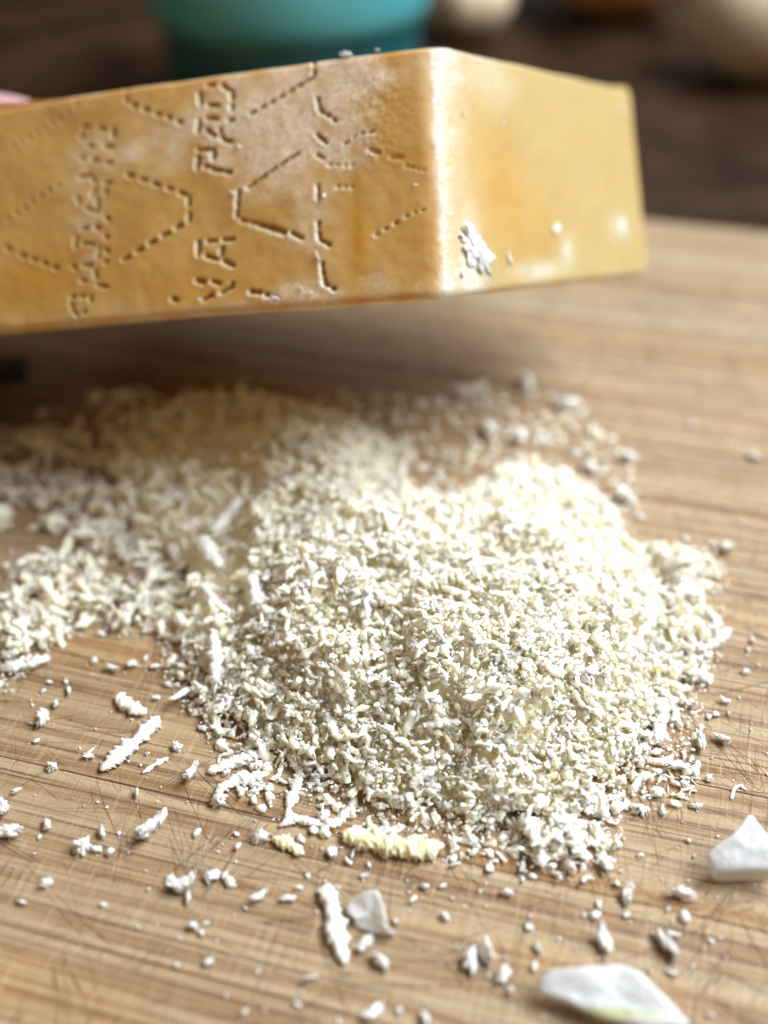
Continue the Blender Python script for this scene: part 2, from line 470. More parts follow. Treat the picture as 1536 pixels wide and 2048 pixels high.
    bl = .75 * blob(600, 180, .9, .6) + .6 * blob(700, 150, .6, .5) + .7 * blob(480, 240, .9, .55) + .75 * blob(540, 330, .6, .45) + .4 * blob(270, 300, .8, .5)
    bl = bl + .8 * blob(680, 290, .5, .35) + .4 * blob(620, 470, .35, .8) + .35 * blob(170, 400, .4, 1.4) + .5 * blob(620, 580, .6, .15) + .45 * blob(800, 560, .7, .2)
    bloom_lip_glint = np.clip((bl * 1.0 + (ragged - .5) * 1.6) * np.clip(bl * 2.4, 0, 1), 0, .85)
    bloom_lip_glint = np.clip(bloom_lip_glint + lip * (.12 + .9 * np.exp(-((U + 2.0) / 1.2) ** 2)) * (.5 + ragged), 0, 1) * np.clip(1 - mark, 0, 1)  # powdery patches, plus painted raking-light highlights on the lips of the marks
    arr = np.exp(-((U - .25) / .38) ** 2) * (.45 + .8 * np.clip((Vv / tl - .0), 0, 1) ** 2 + .35 * np.exp(-(Vv / .5) ** 2))
    arr = arr * .8 + .8 * np.exp(-((U + .02) / .07) ** 2) + .5 * blob(975, 150, .7, .55, 'R')  # frosty corner band, with the arris highlight painted in as a narrow strip
    edge = np.exp(-((tl - Vv) / .06) ** 2) * .45 * (ragged > .4) + np.exp(-(Vv / .10) ** 2) * .4 * np.clip((ragged - .35) * 4, 0, 1)
    white = np.clip(arr * (.35 + 1.1 * ragged) + edge, 0, 1) * front
    white = np.clip(white + .95 * blob(1080, 540, .8, .13, 'R') * (.4 + ragged) + .9 * blob(1240, 455, .4, .22, 'R') * (.4 + ragged) + .8 * blob(1135, 500, .22, .22, 'R') + .8 * blob(950, 560, .35, .35, 'R') + .6 * blob(945, 480, .3, .5, 'R'), 0, 1)
    pale = np.clip((U - .1) / 1.4, 0, 1) * .85 * front + np.exp(-(Vv / .35) ** 2) * .35 + np.exp(-((tl - Vv) / .25) ** 2) * .25  # side face painted paler, as brighter light would show it; edges paler too
    pale = np.clip(pale, 0, 1)
    amber = np.clip(.9 * blob(715, 470, .13, .9) + .65 * blob(820, 310, .5, .15) + .7 * blob(60, 560, .9, .4) + .45 * blob(830, 480, .5, .8) + .35 * blob(540, 220, .4, .5) + .5 * blob(380, 570, 1.2, .3) + .6 * blob(1010, 380, .5, 1.2, 'R') * (.4 + ragged) + .4 * blob(1075, 470, .7, .9, 'R') * (.3 + ragged), 0, 1)  # amber mottling of the rind; the far-left blob paints in a warm glow
    blister = np.clip(blob(755, 190, .42, .55) + .7 * blob(760, 300, .3, .3), 0, 1)
    ins = Rw[:, 1]
    V = base[None] + nrm[None] * (h - ins[:, None])[:, :, None] + Vv[:, :, None] * np.array(That)[None, None]
    V = V.reshape(-1, 3)
    i = np.arange(Mr - 1)[:, None]; j = np.arange(N)[None]; j2 = (j + 1) % N
    Q = np.stack([i * N + j, i * N + j2, (i + 1) * N + j2, (i + 1) * N + j], -1).reshape(-1, 4)
    # caps as degenerate-free triangle fans turned into quads is messy: use separate bmesh pass
    c0 = V[:N].mean(0); c1 = V[-N:].mean(0)
    V = np.vstack([V, c0, c1]); n0 = len(V) - 2; n1 = n0 + 1
    jj = np.arange(N); jn = (jj + 1) % N
    T0 = np.stack([jn, jj, np.full(N, n0)], -1); T1 = np.stack([(Mr - 1) * N + jj, (Mr - 1) * N + jn, np.full(N, n1)], -1)
    Tq = np.vstack([Q[:, [0, 1, 2]], Q[:, [0, 2, 3]], T0, T1])
    me = mesh_np('cheese_block', V, Tq)
    for nme, arrv in (('mark', mark), ('bloom_lip_glint', bloom_lip_glint), ('white', white), ('pale', pale), ('amber', amber), ('blister', blister)):
        at = me.attributes.new(nme, 'FLOAT', 'POINT')
        at.data.foreach_set('value', np.concatenate([arrv.ravel(), [0, 0]]).astype(np.float32))
    bm = bmesh.new(); bm.from_mesh(me); bmesh.ops.recalc_face_normals(bm, faces=bm.faces); bm.to_mesh(me); bm.free()
    return me
blk = link('cheese_block', build_block(), M_block)
tag(blk, 'amber wedge of hard cheese held over the board, rind stamped with dotted letters', 'cheese')

# ------------------------------------------------------------------ crumb shapes
def ico(sub):
    bm = bmesh.new(); bmesh.ops.create_icosphere(bm, subdivisions=sub, radius=1)
    bm.verts.ensure_lookup_table(); bm.verts.index_update(); bmesh.ops.recalc_face_normals(bm, faces=bm.faces)
    V = np.array([v.co[:] for v in bm.verts]); T = np.array([[v.index for v in f.verts] for f in bm.faces]); bm.free()
    return V, T
ICO = {k: ico(k) for k in (1, 2, 3, 4)}
def nz(p, s, seed): return mnoise.noise(Vector((p[0] * s + seed * 3.1, p[1] * s - seed, p[2] * s + seed * 7.7)))
def shape_crumb(seed, sub):
    r = random.Random(seed); V, T = ICO[sub]; lobes = []
    for _ in range(r.randint(4, 7)):
        v = Vector((r.gauss(0, 1), r.gauss(0, 1), r.gauss(0, 1))).normalized(); lobes.append((np.array(v), r.uniform(.2, .6), r.uniform(4, 11)))
    rad = np.full(len(V), .62)
    for d, a, k in lobes: rad = rad + a * np.exp(k * (V @ d - 1))
    rad = rad * np.array([1 + .55 * nz(p, 2.3, seed) + (.75 * nz(p, 5, seed) + .4 * nz(p, 9.5, seed) if sub > 2 else .75 * nz(p, 3.6, seed)) for p in V])
    if sub > 3: rad = rad * np.array([1 + .35 * nz(p, 12, seed) for p in V])
    W = V * np.clip(rad, .15, 2)[:, None] * np.array([r.uniform(.8, 1.25), r.uniform(.6, 1), r.uniform(.5, .9)])
    return W / np.abs(W).max(), T
def shape_flake(seed, sub):
    r = random.Random(seed); V, T = ICO[sub]
    rad = np.array([1 + .5 * nz((p[0], p[1], 0), 1.8, seed) + .45 * nz((p[0], p[1], 0), 5, seed) for p in V])
    W = V * rad[:, None] * np.array([1, r.uniform(.5, .8), .3])
    W[:, 2] += np.array([.28 * nz(p, 3.5, seed + 9) + (.14 * nz(p, 9, seed + 9) if sub > 2 else 0) for p in V])
    W[:, 2] += r.uniform(.0, .4) * W[:, 0] ** 2 + r.uniform(-.2, .3) * W[:, 1] ** 2
    return W / np.abs(W).max(), T
def shape_shred(seed, ns, nr_, width=.16, curl=None, path=None):
    r = random.Random(seed); t = np.linspace(-1, 1, ns)
    if path is None:
        c1 = r.uniform(-.7, .7) if curl is None else curl; c2 = r.uniform(-.3, .5)
        C = np.stack([t, c1 * t ** 2 + .12 * np.sin(3 * t + seed), c2 * t ** 2 + .08 * np.sin(4 * t + seed * 2)], 1)
    else:
        Pp = np.array(path, float); L = np.r_[0, np.cumsum(np.linalg.norm(np.diff(Pp, axis=0), axis=1))]; s = (t + 1) / 2 * L[-1]
        C = np.stack([np.interp(s, L, Pp[:, k]) for k in range(3)], 1)
        for _ in range(max(1, ns // 16)): C[1:-1] = (C[:-2] + 2 * C[1:-1] + C[2:]) / 4
    D = np.gradient(C, axis=0); D /= np.linalg.norm(D, axis=1)[:, None]
    up = np.array([0, 0, 1.]); S = np.cross(up[None], D); S /= (np.linalg.norm(S, axis=1)[:, None] + 1e-9); Up = np.cross(D, S)
    V = []; seg = []
    for i in range(ns):
        q = i / (ns - 1); tap = (min(1, q / .10 + .25) * min(1, (1 - q) / .14 + .2)) ** .7
        w = width * tap * (1 + .55 * nz((q * 6, 0, 0), 1, seed))
        for k in range(nr_):
            a = 2 * math.pi * k / nr_
            p = C[i]; jag = 1 + (.8 if path is not None else .55) * nz((math.cos(a) * 1.2, math.sin(a) * 1.2, q * ns * .42), 1.6, seed) + (.6 if path is not None else .3) * nz((math.cos(a) * 2, math.sin(a) * 2, q * ns), 1.1, seed + 2)
            V.append(p + S[i] * math.cos(a) * w * jag + Up[i] * math.sin(a) * w * .62 * jag)
    V = np.array(V); T = []
    for i in range(ns - 1):
        for k in range(nr_):
            a, b = i * nr_ + k, i * nr_ + (k + 1) % nr_; c, d = a + nr_, b + nr_
            T += [(a, b, d), (a, d, c)]
    V = np.vstack([V, C[0] - D[0] * width * .3, C[-1] + D[-1] * width * .3]); n0 = len(V) - 2
    for k in range(nr_):
        T.append((n0, (k + 1) % nr_, k)); T.append((n0 + 1, (ns - 1) * nr_ + k, (ns - 1) * nr_ + (k + 1) % nr_))
    return V, np.array(T)

LO = [shape_crumb(i, 2) for i in range(14)]; MID = [shape_crumb(40 + i, 3) for i in range(14)]
FLK = [shape_flake(80 + i, 2) for i in range(8)]; FLM = [shape_flake(180 + i, 3) for i in range(8)]
SHR = [shape_shred(120 + i, 10, 6, .24) for i in range(14)]; SHM = [shape_shred(220 + i, 18, 8, .25) for i in range(12)]
DUST = [shape_crumb(300 + i, 1) for i in range(6)]

# ------------------------------------------------------------------ the heap: height field over the board
def gpoly(pts): return np.array([ground(x, y)[:2] for x, y in pts])
def inside_dist(poly, X, Y):
    ins = np.zeros(X.shape, bool); dist = np.full(X.shape, 1e9); n = len(poly)
    for i in range(n):
        x0, y0 = poly[i]; x1, y1 = poly[(i + 1) % n]
        c = ((y0 > Y) != (y1 > Y)) & (X < (x1 - x0) * (Y - y0) / (y1 - y0 + 1e-12) + x0); ins ^= c
        dx, dy = x1 - x0, y1 - y0; t = np.clip(((X - x0) * dx + (Y - y0) * dy) / (dx * dx + dy * dy), 0, 1)
        dist = np.minimum(dist, np.hypot(X - x0 - t * dx, Y - y0 - t * dy))
    return np.where(ins, dist, -dist)
heaps = [  # outline on the board, height, shoulder width
    (gpoly([(330, 1150), (360, 1350), (440, 1460), (600, 1560), (760, 1630), (950, 1660), (1130, 1650), (1280, 1570), (1350, 1450), (1385, 1290),
            (1350, 1180), (1240, 1110), (1200, 1010), (1110, 950), (1010, 960), (900, 1010), (830, 990), (790, 900), (700, 850), (560, 820), (420, 810),
            (300, 840), (230, 940), (250, 1050)]), .62, 1.6),
    (gpoly([(480, 1150), (520, 1400), (760, 1530), (1060, 1570), (1230, 1480), (1270, 1300), (1180, 1180), (1060, 1060), (960, 1100), (800, 1060), (700, 960), (560, 920), (480, 1000)]), .50, 1.9),
    (gpoly([(-250, 900), (0, 880), (220, 880), (360, 1000), (420, 1170), (300, 1150), (130, 1010), (-250, 950)]), .04, .5),
    (gpoly([(60, 1140), (160, 1120), (185, 1200), (130, 1260), (70, 1300), (20, 1345), (5, 1270), (50, 1200)]), .20, .3),
    (gpoly([(170, 1195), (340, 1210), (345, 1245), (180, 1235)]), .15, .2),
    (gpoly([(1010, 1630), (1110, 1640), (1200, 1690), (1190, 1720), (1110, 1735), (1060, 1700)]), .12, .2),
    (gpoly([(1300, 1120), (1400, 1130), (1415, 1230), (1380, 1330), (1320, 1300)]), .25, .3),
]
def heap_h(X, Y):
    X = np.asarray(X, float); Y = np.asarray(Y, float)
    w = .22 * (vn.fbm(X * 1.4 + 30, Y * 1.4 + 30, 3) - .5) * 2.4
    h = np.zeros(X.shape); best = np.full(X.shape, -9.)
    for poly, H, sh in heaps:
        d = inside_dist(poly, X, Y) + w; q = np.clip(d / sh, 0, 1); h = h + H * (q * (2 - q)) * (1 if H != .35 else 1)
        best = np.maximum(best, d)
    cl = (vn2.fbm(X * 1.7 + 60, Y * 1.7 + 60, 3) - .5) * .75 + (vn.fbm(X * 4.5 + 90, Y * 4.5 + 60, 2) - .5) * .28
    h = h + cl * np.clip(h * 1.3, 0, 1) * .8
    return np.maximum(h, 0), best

rng = np.random.RandomState(7)
gx = np.arange(-10, 7.5, .09); gy = np.arange(6.5, 20, .09)
GX, GY = np.meshgrid(gx, gy); GH, GD = heap_h(GX, GY)
def heap_mesh():
    ok = GD > .22; idx = -np.ones(GX.shape, int); idx[ok] = np.arange(ok.sum())
    V = np.stack([GX[ok], GY[ok], GH[ok] - .22], -1)
    q = ok[:-1, :-1] & ok[1:, :-1] & ok[:-1, 1:] & ok[1:, 1:]; i, j = np.where(q)
    Q = np.stack([idx[i, j], idx[i, j + 1], idx[i + 1, j + 1], idx[i + 1, j]], -1)
    return V, np.vstack([Q[:, [0, 1, 2]], Q[:, [0, 2, 3]]])

def rotm(rng, flat):
    a = rng.uniform(0, 2 * math.pi); t = rng.normal(0, flat); s = rng.normal(0, flat)
    return np.array(Matrix.Rotation(a, 3, 'Z') @ Matrix.Rotation(t, 3, 'X') @ Matrix.Rotation(s, 3, 'Y'))
class Batch:
    def __init__(s): s.V = []; s.T = []; s.n = 0
    def add(s, shp, pos, size, rot):
        V = shp[0] * size; V = V @ rot.T + pos
        s.V.append(V); s.T.append(shp[1] + s.n); s.n += len(V)
    def mesh(s, name): return mesh_np(name, np.vstack(s.V), np.vstack(s.T), False)
B = Batch()
hv, ht = heap_mesh(); B.V.append(hv); B.T.append(ht); B.n = len(hv)
def put(x, y, fine, left):
    h = float(heap_h(x, y)[0])
    u = rng.rand(); lift = rng.normal(-.02, .075)
    if u < (.52 if not left else .25):
        shp = (MID if fine else LO)[rng.randint(14)]; s = .035 + .09 * rng.rand() ** 1.3; z = h + lift + s * .3; R_ = rotm(rng, 2)
    elif u < (.82 if not left else .40):
        shp = (FLM if fine else FLK)[rng.randint(8)]; s = rng.uniform(.05, .115); z = h + lift + s * .3; R_ = rotm(rng, .9)
    else:
        shp = (SHM if fine else SHR)[rng.randint(12)]; s = rng.uniform(.08, .15 + .12 * rng.rand()) if not left else rng.uniform(.12, .26); z = h + lift + .05; R_ = rotm(rng, .5)
    B.add(shp, np.array([x, y, max(z, s * .25 if h < .05 else z)]), s, R_)
cell = .09 ** 2
ys, xs = np.where(GD > -.25)
n_in = 0
for iy, ix in zip(ys, xs):
    x0, y0 = gx[ix], gy[iy]; d = GD[iy, ix]
    if abs(x0) > .40 * (y0 * .79 + 6.8) + 1: continue
    left = (x0 < -1.9 and y0 > 11.2)
    dens = (230 if not left else 18) if d > .1 else 130 * max(0, (d + .25) / .35) ** 1.5
    sl = dens * cell
    k = int(sl) + (rng.rand() < sl - int(sl))
    fine = (y0 < 12.3)
    for _ in range(k): put(x0 + rng.uniform(-.045, .045), y0 + rng.uniform(-.045, .045), fine, left); n_in += 1
# loose dusting behind the notch and long wisps in the shade of the block
def scatter(pts, n, kinds, smin, smax):
    poly = gpoly(pts); lo = poly.min(0); hi_ = poly.max(0); c = 0
    while c < n:
        x, y = rng.uniform(lo[0], hi_[0]), rng.uniform(lo[1], hi_[1])
        if float(inside_dist(poly, np.array(x), np.array(y))) < 0: continue
        c += 1; h = float(heap_h(x, y)[0]); k = kinds[rng.randint(len(kinds))]; s = rng.uniform(smin, smax)
        shp = {'c': LO, 'f': FLK, 's': SHR}[k][rng.randint(8)]
        B.add(shp, np.array([x, y, h + s * .3]), s, rotm(rng, .5))
scatter([(790, 900), (830, 800), (1000, 770), (1150, 800), (1260, 920), (1290, 1060), (1210, 1010), (1010, 940), (850, 990)], 260, 'ccf', .03, .10)
scatter([(500, 800), (800, 790), (850, 860), (800, 960), (700, 860)], 120, 'cfs', .03, .12)
scatter([(-150, 1050), (-100, 880), (250, 780), (520, 790), (400, 1000), (420, 1180), (300, 1140), (100, 1060)], 190, 'sscf', .08, .26)
scatter([(0, 1340), (0, 1130), (180, 1110), (340, 1200), (350, 1250), (200, 1240), (100, 1300), (40, 1370)], 110, 'ccfs', .04, .11)
scatter([(360, 1350), (440, 1470), (620, 1590), (780, 1650), (1000, 1680), (1280, 1600), (1400, 1450), (1440, 1250), (1390, 1120), (1400, 1600), (1000, 1740), (500, 1640)], 210, 'ccfs', .03, .11)
# dust of tiny grains all over the heap
for _ in range(12000):
    i = rng.randint(len(ys)); x0, y0 = gx[ix_ := xs[i]] + rng.uniform(-.05, .05), gy[ys[i]] + rng.uniform(-.05, .05)
    h = float(heap_h(x0, y0)[0]) if y0 < 13 else GH[ys[i], ix_]
    B.add(DUST[rng.randint(6)], np.array([x0, y0, h + rng.uniform(.0, .12)]), rng.uniform(.015, .038), rotm(rng, 2))
heap = link('grated_cheese_heap', B.mesh('grated_cheese_heap'), M_grated)
tag(heap, 'loose white heap of finely grated hard cheese spread over the bamboo board', 'grated cheese', kind='stuff')
print('heap pieces', n_in, 'tris', len(heap.data.polygons))

# specks nobody could count, thin over the bare board
B2 = Batch()
for _ in range(1500):
    px, py = rng.uniform(-60, 1600), rng.uniform(700, 2100)
    p = ground(px, py); d = float(heap_h(p.x, p.y)[1])
    if rng.rand() > math.exp(min(0, d + .1) / 1.6) * .9 + .1: continue
    B2.add(DUST[rng.randint(6)] if rng.rand() < .6 else LO[rng.randint(14)], np.array([p.x, p.y, .012]), rng.uniform(.010, .034), rotm(rng, 1))
sp = link('cheese_specks', B2.mesh('cheese_specks'), M_shred)
tag(sp, 'fine specks of cheese dust sprinkled over the bare board', 'cheese specks', kind='stuff')

# ------------------------------------------------------------------ single crumbs and shreds on the board
def thing_mesh(name, shp, mat): 
    me = mesh_np(name, *shp, False); me.materials.append(mat); return me
BIG = [thing_mesh('cheese_crumb', shape_crumb(500 + i, 4), M_crumb) for i in range(10)]
FLB = [thing_mesh('cheese_flake', shape_flake(600 + i, 4), M_crumb) for i in range(8)]
SMALL = [thing_mesh('small_crumb', shape_crumb(700 + i, 3), M_crumb) for i in range(10)]
rp = random.Random(21)
def heap_top(p): return float(heap_h(p.x, p.y)[0])
def solve_on_heap(px, py):
    z = 0
    for _ in range(12):
        p = ground(px, py, z); z = .5 * z + .5 * heap_top(p)
    return ground(px, py, z)
def crumb(px, py, w, label, kind='c', asp=1, rot=None, group=None, tilt=.3):
    p = solve_on_heap(px, py); k = px_per_cm(px, py, p.z); s = w / k / 2 * 1.22
    name = 'cheese_flake' if kind == 'f' else 'cheese_crumb'
    me = rp.choice(FLB if kind == 'f' else BIG if w > 24 else SMALL)
    o = bpy.data.objects.new(name, me); col.objects.link(o)
    sz = .85 if kind == 'c' else 1.15
    o.scale = (s, s * asp, s * sz); o.location = p + Vector((0, 0, s * .45))
    o.rotation_euler = (rp.uniform(-tilt, tilt), rp.uniform(-tilt, tilt), rot if rot is not None else rp.uniform(0, 6.28))
    tag(o, label, 'cheese crumb' if kind == 'c' else 'cheese flake', group); return o
def shred(pts, w, label, mat=None, seed=0, group=None, lift=.0, zs=None):
    P = []
    for i, (x, y) in enumerate(pts):
        p = solve_on_heap(x, y); k = px_per_cm(x, y, p.z)
        P.append(p + Vector((0, 0, w / k * .33 + lift + (zs[i] if zs else 0))))
    k = px_per_cm(*pts[0]); c = sum(P, Vector()) / len(P); c.z = 0
    Lc = sum((P[i + 1] - P[i]).length for i in range(len(P) - 1)); wd = w / k / 2
    ns = max(14, int(Lc / .022)); 
    V, T = shape_shred(900 + seed, ns, 14, wd, path=[tuple(p - c) for p in P])
    o = link('cheese_shred', mesh_np('cheese_shred', V, T, False), mat or M_shred); o.location = c
    tag(o, label, 'cheese shred', group); return o

# shreds (photo pixels of their course, width)
shred([(235, 1398), (262, 1420), (292, 1432)], 26, 'short white shred crossing the top end of the longest loose shred, left of the heap', seed=1)
shred([(318, 1440), (285, 1478), (250, 1505), (205, 1545)], 27, 'longest loose white cheese shred, slanting on bare board left of the heap', seed=2)
shred([(336, 1518), (312, 1530), (286, 1548)], 11, 'thin faint shred just right of the longest loose slanting shred', seed=3)
shred([(418, 1548), (470, 1530), (524, 1510)], 24, 'upper of two parallel shreds at the lower left foot of the heap', seed=4)
shred([(436, 1585), (480, 1562), (530, 1556)], 26, 'lower of two parallel shreds at the lower left foot of the heap', seed=5)
shred([(560, 1655), (590, 1640), (630, 1650), (675, 1648), (700, 1625), (712, 1598)], 18, 'bent white shred with upturned right end lying above the yellowish rind curl', seed=6)
shred([(688, 1672), (730, 1690), (790, 1700), (840, 1708), (884, 1698)], 38, 'thick yellowish rind curl lying in front of the heap', M_rindroll, seed=7)
shred([(546, 1680), (575, 1692), (606, 1712)], 24, 'pale yellow shred beside the left end of the yellowish rind curl', M_rindroll, seed=8)
shred([(636, 1786), (655, 1790), (664, 1815), (672, 1870), (690, 1930)], 30, 'stout upright shred with hooked top beside the thin translucent garlic slice', seed=9)
shred([(430, 1300), (434, 1345), (430, 1385)], 22, 'white shred standing out upright on the left slope of the heap', seed=10, lift=.10, zs=[.15, .05, 0])
shred([(402, 1090), (420, 1122), (440, 1150)], 26, 'white blurred shred slanting down right on the upper left of the heap', seed=11, lift=.1)
shred([(480, 1012), (456, 1046), (430, 1085)], 26, 'white blurred shred slanting down left on the upper left of the heap', seed=12, lift=.1)
shred([(505, 1165), (512, 1200), (520, 1240)], 24, 'soft white shred hanging down the upper left slope below the two slanting shreds', seed=13, lift=.1)
shred([(405, 1180), (418, 1200), (440, 1225)], 13, 'thin white shred at the left rim of the heap above the upright shred', seed=14, lift=.1)
shred([(1180, 1648), (1198, 1680), (1222, 1702)], 20, 'small slanting shred just right of the front spur of the heap', seed=15)
shred([(1402, 1302), (1430, 1292), (1458, 1262)], 18, 'spiky shred alone on the board right of the heap', seed=16)
shred([(1462, 1600), (1468, 1578), (1480, 1572), (1492, 1582)], 7, 'tiny hooked thread of cheese above the right garlic chunk', seed=17)
shred([(1325, 1150), (1360, 1140), (1395, 1132)], 20, 'blurred shred poking out from the right rim of the heap', seed=18, lift=.15)
shred([(585, 1520), (600, 1545), (592, 1580), (578, 1620)], 18, 'curved shred hanging off the lower left foot of the heap', seed=19)
shred([(1300, 1500), (1322, 1452), (1328, 1410)], 20, 'curved white shred along the right foot of the heap', seed=20, lift=.08)
shred([(820, 1585), (850, 1560), (875, 1548)], 20, 'pale shred in the middle of the front foot of the heap', seed=21, lift=.08)
shred([(655, 1440), (665, 1470), (684, 1495)], 15, 'narrow white shred on the shaded front slope of the heap', seed=22, lift=.1)
shred([(850, 1470), (880, 1462), (920, 1462)], 17, 'level white shred halfway down the front slope of the heap', seed=23, lift=.12)
shred([(1045, 1640), (1070, 1690), (1085, 1745)], 26, 'thick shred running down the front spur of the heap', seed=24, lift=.06)
shred([(1100, 1640), (1140, 1672), (1160, 1700)], 22, 'shred running down the right side of the front spur', seed=25, lift=.06)
# crumbs and flakes big enough to tell apart
crumb(88, 1442, 48, 'upright knobbly crumb in its own shadow at left, above the small lone crumb', 'c', .55, 1.4)
crumb(113, 1410, 26, 'small crumb leaning against the top of the upright knobbly crumb', 'c')
crumb(138, 1384, 27, 'round blurred crumb above the upright knobbly crumb at left', 'c')
crumb(97, 1366, 16, 'small crumb between the left cluster and the round blurred crumb', 'c')
crumb(38, 1342, 50, 'bright slab-like flake at the lower end of the left cluster', 'f', .6, 1.3)
crumb(76, 1335, 50, 'grey translucent flake beside the bright slab-like flake', 'f', .5, .7)
crumb(266, 1332, 28, 'chunky crumb between the left cluster and the heap', 'c')
crumb(225, 1342, 32, 'flat pinkish crumb left of the chunky crumb', 'f', .5)
crumb(305, 1337, 24, 'crumb just right of the chunky crumb', 'c')
crumb(290, 1322, 18, 'small crumb behind the chunky crumb', 'c')
crumb(106, 1537, 26, 'small lone crumb at left, straight above the row of crumbs', 'c')
crumb(182, 1507, 24, 'little crumb left of the lower end of the longest shred', 'f', .5)
crumb(275, 1590, 28, 'narrow upright crumb below the longest shred', 'c', .45, 1.5)
crumb(8, 1622, 46, 'rounded flake cut by the left picture edge', 'f', .8)
crumb(20, 1672, 56, 'flat ragged flake at the left edge below the rounded one', 'f', .5, 0)
crumb(96, 1656, 32, 'faceted crumb right of the ragged flake at the left edge', 'c')
crumb(206, 1671, 30, 'upright ragged crumb above the row of crumbs at lower left', 'c', .5, 1.9)
crumb(303, 1668, 76, 'large pointed flake with ridged top at lower left', 'f', .45, .95)
crumb(166, 1697, 42, 'biggest crumb at the left end of the row at lower left', 'c')
crumb(196, 1702, 24, 'middle crumb of the row at lower left', 'c')
crumb(219, 1707, 25, 'right end crumb of the row at lower left', 'c')
crumb(393, 1669, 20, 'small round crumb right of the large pointed flake', 'c')
crumb(475, 1697, 26, 'starry crumb below the heap left of the pale yellow shred', 'c')
crumb(436, 1606, 50, 'bright rounded crumb at the left end of the lower parallel shred', 'c', .8)
crumb(385, 1555, 58, 'ragged flake left of the two parallel shreds', 'f', .55, 1.3)
crumb(522, 1682, 44, 'lumpy crumb touching the left end of the pale yellow shred', 'c', .6, .1)
crumb(665, 1709, 28, 'flat chip below the left end of the yellowish rind curl', 'f')
crumb(705, 1714, 22, 'upright chip below the yellowish rind curl', 'f', .5, 1.4)
crumb(366, 1778, 60, 'star-shaped clump of cheese on bare board, lower left centre', 'f', .7, .3)
crumb(376, 1802, 34, 'oval crumb hanging from the star-shaped clump', 'c', .6, 1.6)
crumb(415, 1763, 24, 'first crumb right of the star-shaped clump', 'f', .6)
crumb(450, 1757, 22, 'upright oval crumb second right of the star-shaped clump', 'c', .7, 1.5)
crumb(93, 1773, 32, 'oval crumb alone at lower left', 'c', .6, .5)
crumb(43, 1808, 26, 'round smooth crumb near the left edge, lowest on that side', 'c')
crumb(206, 1812, 15, 'tiny crumb in the empty stretch at lower left', 'c')
crumb(388, 1855, 32, 'two-lobed crumb below the star-shaped clump', 'c', .6, 1.8)
crumb(403, 1868, 22, 'lower half of the two-lobed pair below the star-shaped clump', 'c')
crumb(418, 1926, 26, 'blurred round crumb at bottom left beneath the two-lobed pair', 'c')
crumb(520, 1798, 40, 'slanting flat flake left of the stout hooked shred', 'f', .6, .7)
crumb(575, 1803, 32, 'flat flake between the slanting flake and the stout hooked shred', 'f', .5, 0)
crumb(730, 1894, 38, 'crumb attached at the lower right of the stout hooked shred', 'f', .7)
crumb(764, 1930, 50, 'bright chunk right of the foot of the stout hooked shred', 'c', .7, 2.6)
crumb(617, 1961, 38, 'flat oval flake at the bottom left of the stout hooked shred', 'c', .45, .2)
crumb(748, 2032, 48, 'blurred shard near the bottom edge, below the bright chunk', 'f', .5, .7)
crumb(798, 2024, 24, 'small blurred crumb near the bottom edge right of the shard', 'c')
crumb(850, 2042, 34, 'upright blurred crumb cut by the bottom edge', 'c', .6, 1.6)
crumb(596, 2012, 18, 'tiny blurred crumb near the bottom edge left of centre', 'c')
crumb(940, 1927, 52, 'oval left petal of the pair above the striped garlic piece', 'f', .65, 1.5)
crumb(974, 1915, 62, 'slim right petal of the pair left of the striped garlic piece', 'c', .42, 1.9)
crumb(1006, 1954, 40, 'small faded flake right of the pair of petals', 'f', .6, 1.0)
crumb(1057, 1858, 20, 'small crumb above the pair of petals', 'c')
crumb(1076, 1900, 26, 'flat crumb between the petals and the striped garlic piece', 'f', .7)
crumb(1206, 1888, 58, 'upright translucent flake standing behind the striped garlic piece', 'f', .6, 1.9)
crumb(1324, 1890, 52, 'left blade of the forked flake behind the striped garlic piece', 'f', .35, 1.9)
crumb(1343, 1905, 50, 'right blade of the forked flake behind the striped garlic piece', 'f', .4, 1.8)
crumb(1346, 1874, 28, 'small crumb on top of the forked flake', 'f', .5)
crumb(1357, 1795, 60, 'oval cheese chip between the two big garlic pieces', 'c', .5, -.3)
crumb(1255, 1795, 44, 'T-shaped translucent flake left of the oval chip', 'f', .6, 1.2)
crumb(1190, 1834, 20, 'crumb lying left of the T-shaped flake', 'c')
crumb(1286, 1623, 20, 'left crumb of the pair above the slanting shred at right', 'f')
crumb(1324, 1627, 24, 'right crumb of the pair above the slanting shred at right', 'c', .6, 1.7)
crumb(1228, 1605, 44, 'petal-shaped flake at the right end of the heap foot', 'f', .7)
crumb(1212, 1630, 36, 'translucent flake under the petal-shaped flake', 'f', .6)
crumb(1152, 1622, 34, 'crumb between the front spur and the petal-shaped flake', 'c', .7)
crumb(1204, 1728, 56, 'ragged lump at the right end of the front spur', 'c', .8)
crumb(1170, 1762, 30, 'flat crumb beneath the ragged lump of the front spur', 'f', .5)
crumb(1400, 1492, 46, 'open ragged clump on bare board right of the heap', 'f', .8)
crumb(1442, 1485, 36, 'translucent crumb touching the open ragged clump', 'f', .6)
crumb(1352, 1541, 50, 'knotted crumb between the heap and the pair at right', 'f', .4, .1)
crumb(1365, 1571, 26, 'crumb right beneath the knotted crumb', 'c')
crumb(1390, 1360, 44, 'creamy yellowish cube-like crumb at the right rim of the heap', 'c', .8)
crumb(1252, 918, 34, 'blurred crumb high on the board behind the right side of the heap', 'c')
crumb(1135, 820, 56, 'blurred double crumb behind the heap, farthest right', 'c', .6)
crumb(1040, 885, 50, 'bright blurred crumb behind the notch in the heap', 'c')
crumb(975, 870, 60, 'blurred clump behind the notch, left of the bright one', 'c', .8)
crumb(1050, 775, 50, 'faint blurred crumb farthest from the camera behind the heap', 'c', .7)
